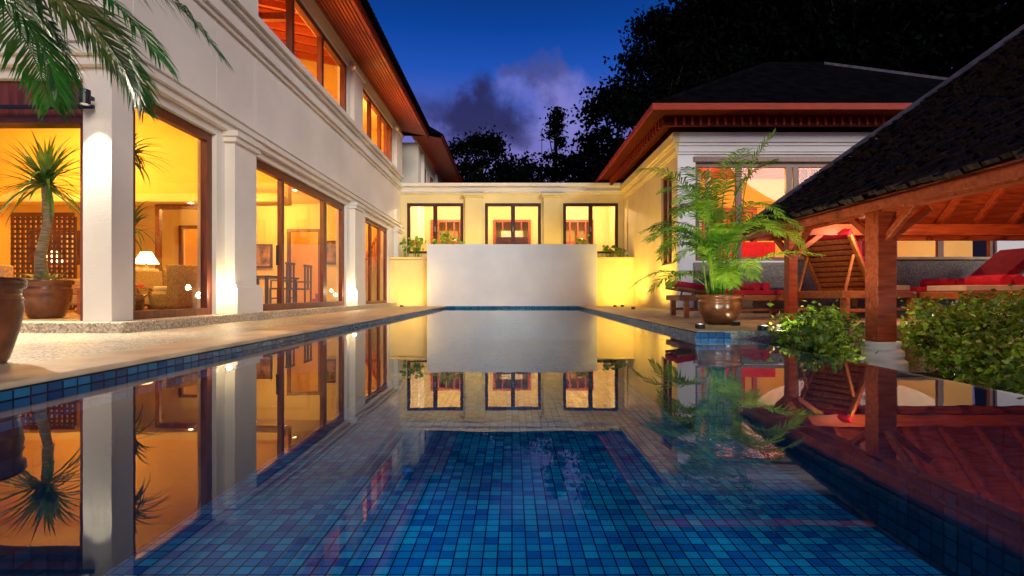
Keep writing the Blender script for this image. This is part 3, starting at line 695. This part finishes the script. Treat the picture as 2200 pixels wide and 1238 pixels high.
for j in range(ny+1):
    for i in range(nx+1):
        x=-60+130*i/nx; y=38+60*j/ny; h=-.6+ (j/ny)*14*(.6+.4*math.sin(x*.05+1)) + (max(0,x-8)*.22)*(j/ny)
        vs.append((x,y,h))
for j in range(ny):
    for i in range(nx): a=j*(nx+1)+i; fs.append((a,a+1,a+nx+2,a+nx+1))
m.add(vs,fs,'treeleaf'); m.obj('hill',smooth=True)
m=MB(); m.tube([(1.95,33.5,5),(1.95,33.5,11.3)],[.04,.02],'capping',6); m.tube([(1.7,33.5,10.6),(2.2,33.5,10.6)],[.015,.015],'capping',5); m.obj('antenna_mast')

# ---------------------------------------------------------------- outdoor lamps
def downlight(x,y,z,e,tgt,spot=70):
    m=MB(); m.lathe(x,y,[(0,z+.16),(.055,z+.16),(.055,z),(.045,z),(.045,z+.04)],'black',16); m.lathe(x,y,[(0,z+.035),(.044,z+.035)],'bulb',12)
    m.box(x-.015,x+.015,y,y+.12,z+.08,z+.12,'black'); ob=m.obj('wall_downlight')
    light('downlight_lamp','SPOT',(x,y,z-.01),e,(1,.92,.75),.03,target=tgt,spot=spot,parent=ob)
downlight(-4.74,5.68,2.62,170,(-4.74,5.82,0),70)
downlight(-6.2,5.7,2.62,450,(-5.0,4.0,0),115)
downlight(-8.2,5.7,2.62,450,(-6.6,3.6,0),115)
m=MB(); m.box(-10,-4.75,5.80,5.83,2.62,2.66,'black'); m.obj('lamp_track')
def uplight(x,y,z,e,tgt,col=YEL,spot=110,nm='wash_fill_uplight'):  # wall washes, plus added fills for bushes, pedestal and pavilion fascia
    m=MB(); m.lathe(x,y,[(0,z-.06),(.06,z-.06),(.06,z+.02),(.045,z+.02),(.045,z)],'black',14); m.lathe(x,y,[(0,z+.003),(.044,z+.003)],'bulb',12)
    ob=m.obj(nm); light('wash_fill_lamp','SPOT',(x,y,z+.03),e,col,.04,target=tgt,spot=spot,blend=1,parent=ob)
for y in (8.13,14.43,19.83):
    m=MB(); m.lathe(0,0,[(0,.03),(.04,.028),(.055,.01),(.055,0)],'bulb',16); ob=m.obj('pilaster_lamp'); ob.rotation_euler=(math.pi/2,0,0); ob.location=(FX+.13,y,.5)
    light('pilaster_bulb','POINT',(FX+.2,y-.16,.62),12,(1,.8,.42),.04)
uplight(-3.9,18.1,.12,110,(-3.9,19.5,.9),YEL,120); uplight(3.9,18.1,.12,190,(4.0,19.5,.9),YEL,120)
for x in(-3.1,-1.56,0,1.65,3.2): uplight(x,19.75,1.9,80,(x,21.1,3.4),YEL,140)
uplight(3.6,17.9,.12,320,(4.6,18.0,2.3),YEL,140); uplight(3.6,15.2,.12,360,(4.6,15.4,2.3),YEL,140)
uplight(-3.8,20.4,.12,30,(-4.6,20.6,3),YEL,120)
uplight(2.35,6.4,.12,75,(3.05,7.5,1.6),(1,.95,.65),110); 
uplight(3.3,6.3,.12,30,(3.2,7.4,1.4),(1,.95,.65),110)
uplight(3.0,6.12,.12,60,(4.4,5.9,-.1),(1,.9,.6),150)  # added fill, brightens the bushes near the pedestal
uplight(3.25,4.5,-.5,55,(4.6,6.3,.2),(1,.85,.6),90)  # added fill hidden behind the pool edge, lifts the post pedestal
uplight(3.1,7.1,.12,70,(4.15,6.4,1.6),(1,.75,.45),110)  # added fill aimed at the pavilion fascia
uplight(2.95,3.9,-.3,70,(4.1,4.6,1.5),(1,.75,.45),110)  # second added fill for the pool-facing fascia
uplight(5.2,7.35,.12,60,(5.6,6.0,-.3),(1,.9,.6),150); uplight(7.6,5.4,.35,60,(5.8,4.9,-.2),(1,.9,.6),150)  # two added fills that brighten the right-hand bushes
for (x,y) in ((-.9,-3.18),(.9,-3.18)):  # added underwater spots, unseen behind the camera, light the pool floor
    m=MB(); m.lathe(0,0,[(0,.02),(.09,.018),(.11,0)],'whitewall',16); ob=m.obj('pool_fill_lamp'); ob.rotation_euler=(-math.pi/2,0,0); ob.location=(x,-3.2,-.35)
    light('pool_fill_spot','SPOT',(x,-3.12,-.3),2300,(.55,.9,1),.1,target=(x*.2,5,-1.15),spot=58,blend=1)

# ---------------------------------------------------------------- world, sun, camera
W=bpy.data.worlds.new('World'); bpy.context.scene.world=W; W.use_nodes=True
nt=W.node_tree; bg=nt.nodes['Background']
tc=N(nt,'ShaderNodeTexCoord'); sp=N(nt,'ShaderNodeSeparateXYZ'); nt.links.new(tc.outputs['Generated'],sp.inputs[0])
ramp=N(nt,'ShaderNodeValToRGB'); nt.links.new(sp.outputs[2],ramp.inputs[0])
el=ramp.color_ramp.elements
el[0].position=0.0; el[0].color=(.25,.18,.42,1); el[1].position=1; el[1].color=(.002,.010,.07,1)
for pos,col in ((.26,(.20,.18,.52,1)),(.34,(.07,.12,.52,1)),(.40,(.014,.085,.46,1)),(.46,(.004,.055,.33,1)),(.52,(.003,.035,.19,1))):
    x=el.new(pos); x.color=col
no=N(nt,'ShaderNodeTexNoise'); no.inputs['Scale'].default_value=7; no.inputs['Detail'].default_value=8; no.inputs['Roughness'].default_value=.6; nt.links.new(tc.outputs['Generated'],no.inputs['Vector'])
off=N(nt,'ShaderNodeVectorMath',operation='SUBTRACT'); off.inputs[1].default_value=(.5,.5,.5); nt.links.new(no.outputs['Color'],off.inputs[0])
sc=N(nt,'ShaderNodeVectorMath',operation='SCALE'); sc.inputs['Scale'].default_value=.22; nt.links.new(off.outputs[0],sc.inputs[0])
ad=N(nt,'ShaderNodeVectorMath',operation='ADD'); nt.links.new(tc.outputs['Generated'],ad.inputs[0]); nt.links.new(sc.outputs[0],ad.inputs[1])
def blob(prev,d,r0,r1,col,strength):
    mp=N(nt,'ShaderNodeVectorMath',operation='MULTIPLY'); mp.inputs[1].default_value=(1,1,1.7); nt.links.new(ad.outputs[0],mp.inputs[0])
    ds=N(nt,'ShaderNodeVectorMath',operation='DISTANCE'); ds.inputs[1].default_value=(d[0],d[1],d[2]*1.7); nt.links.new(mp.outputs[0],ds.inputs[0])
    mr=N(nt,'ShaderNodeMapRange',interpolation_type='SMOOTHSTEP'); mr.inputs[1].default_value=r1; mr.inputs[2].default_value=r0; mr.inputs[3].default_value=0; mr.inputs[4].default_value=strength
    nt.links.new(ds.outputs['Value'],mr.inputs[0])
    mix=N(nt,'ShaderNodeMixRGB'); mix.inputs[2].default_value=c4(col); nt.links.new(mr.outputs[0],mix.inputs[0]); nt.links.new(prev,mix.inputs[1]); return mix.outputs[0]
s_=ramp.outputs[0]
s_=blob(s_,(.10,.935,.335),.02,.13,(.28,.25,.64),.65)
s_=blob(s_,(-.08,.94,.325),.05,.12,(.022,.022,.085),.92)
s_=blob(s_,(-.17,.93,.36),.0,.09,(.03,.035,.14),.8)
s_=blob(s_,(.06,.93,.375),.0,.06,(.06,.06,.2),.8)
s_=blob(s_,(-.5,.8,.35),.05,.25,(.03,.03,.1),.8); s_=blob(s_,(.5,.8,.3),.05,.25,(.03,.03,.1),.8)
nt.links.new(s_,bg.inputs[0]); bg.inputs[1].default_value=1.0
s=bpy.data.lights.new('sun','SUN'); s.energy=2.2; s.angle=math.radians(25); s.color=(1,.9,.77)  # broad soft sun added as fill from behind the camera
so=bpy.data.objects.new('dusk_fill_sun',s); C.objects.link(so); so.rotation_euler=Vector((-.5,.75,-.33)).to_track_quat('-Z','Y').to_euler()
cam=bpy.data.cameras.new('camera'); co=bpy.data.objects.new('camera',cam); C.objects.link(co)
co.location=(0,0,.51); co.rotation_euler=(math.pi/2,0,0); cam.lens=18; cam.sensor_width=36; cam.shift_y=14/2200; cam.clip_end=1000; cam.clip_start=.05
bpy.context.scene.camera=co
vs=bpy.context.scene.view_settings; vs.view_transform='Standard'; vs.look='None'; vs.exposure=0
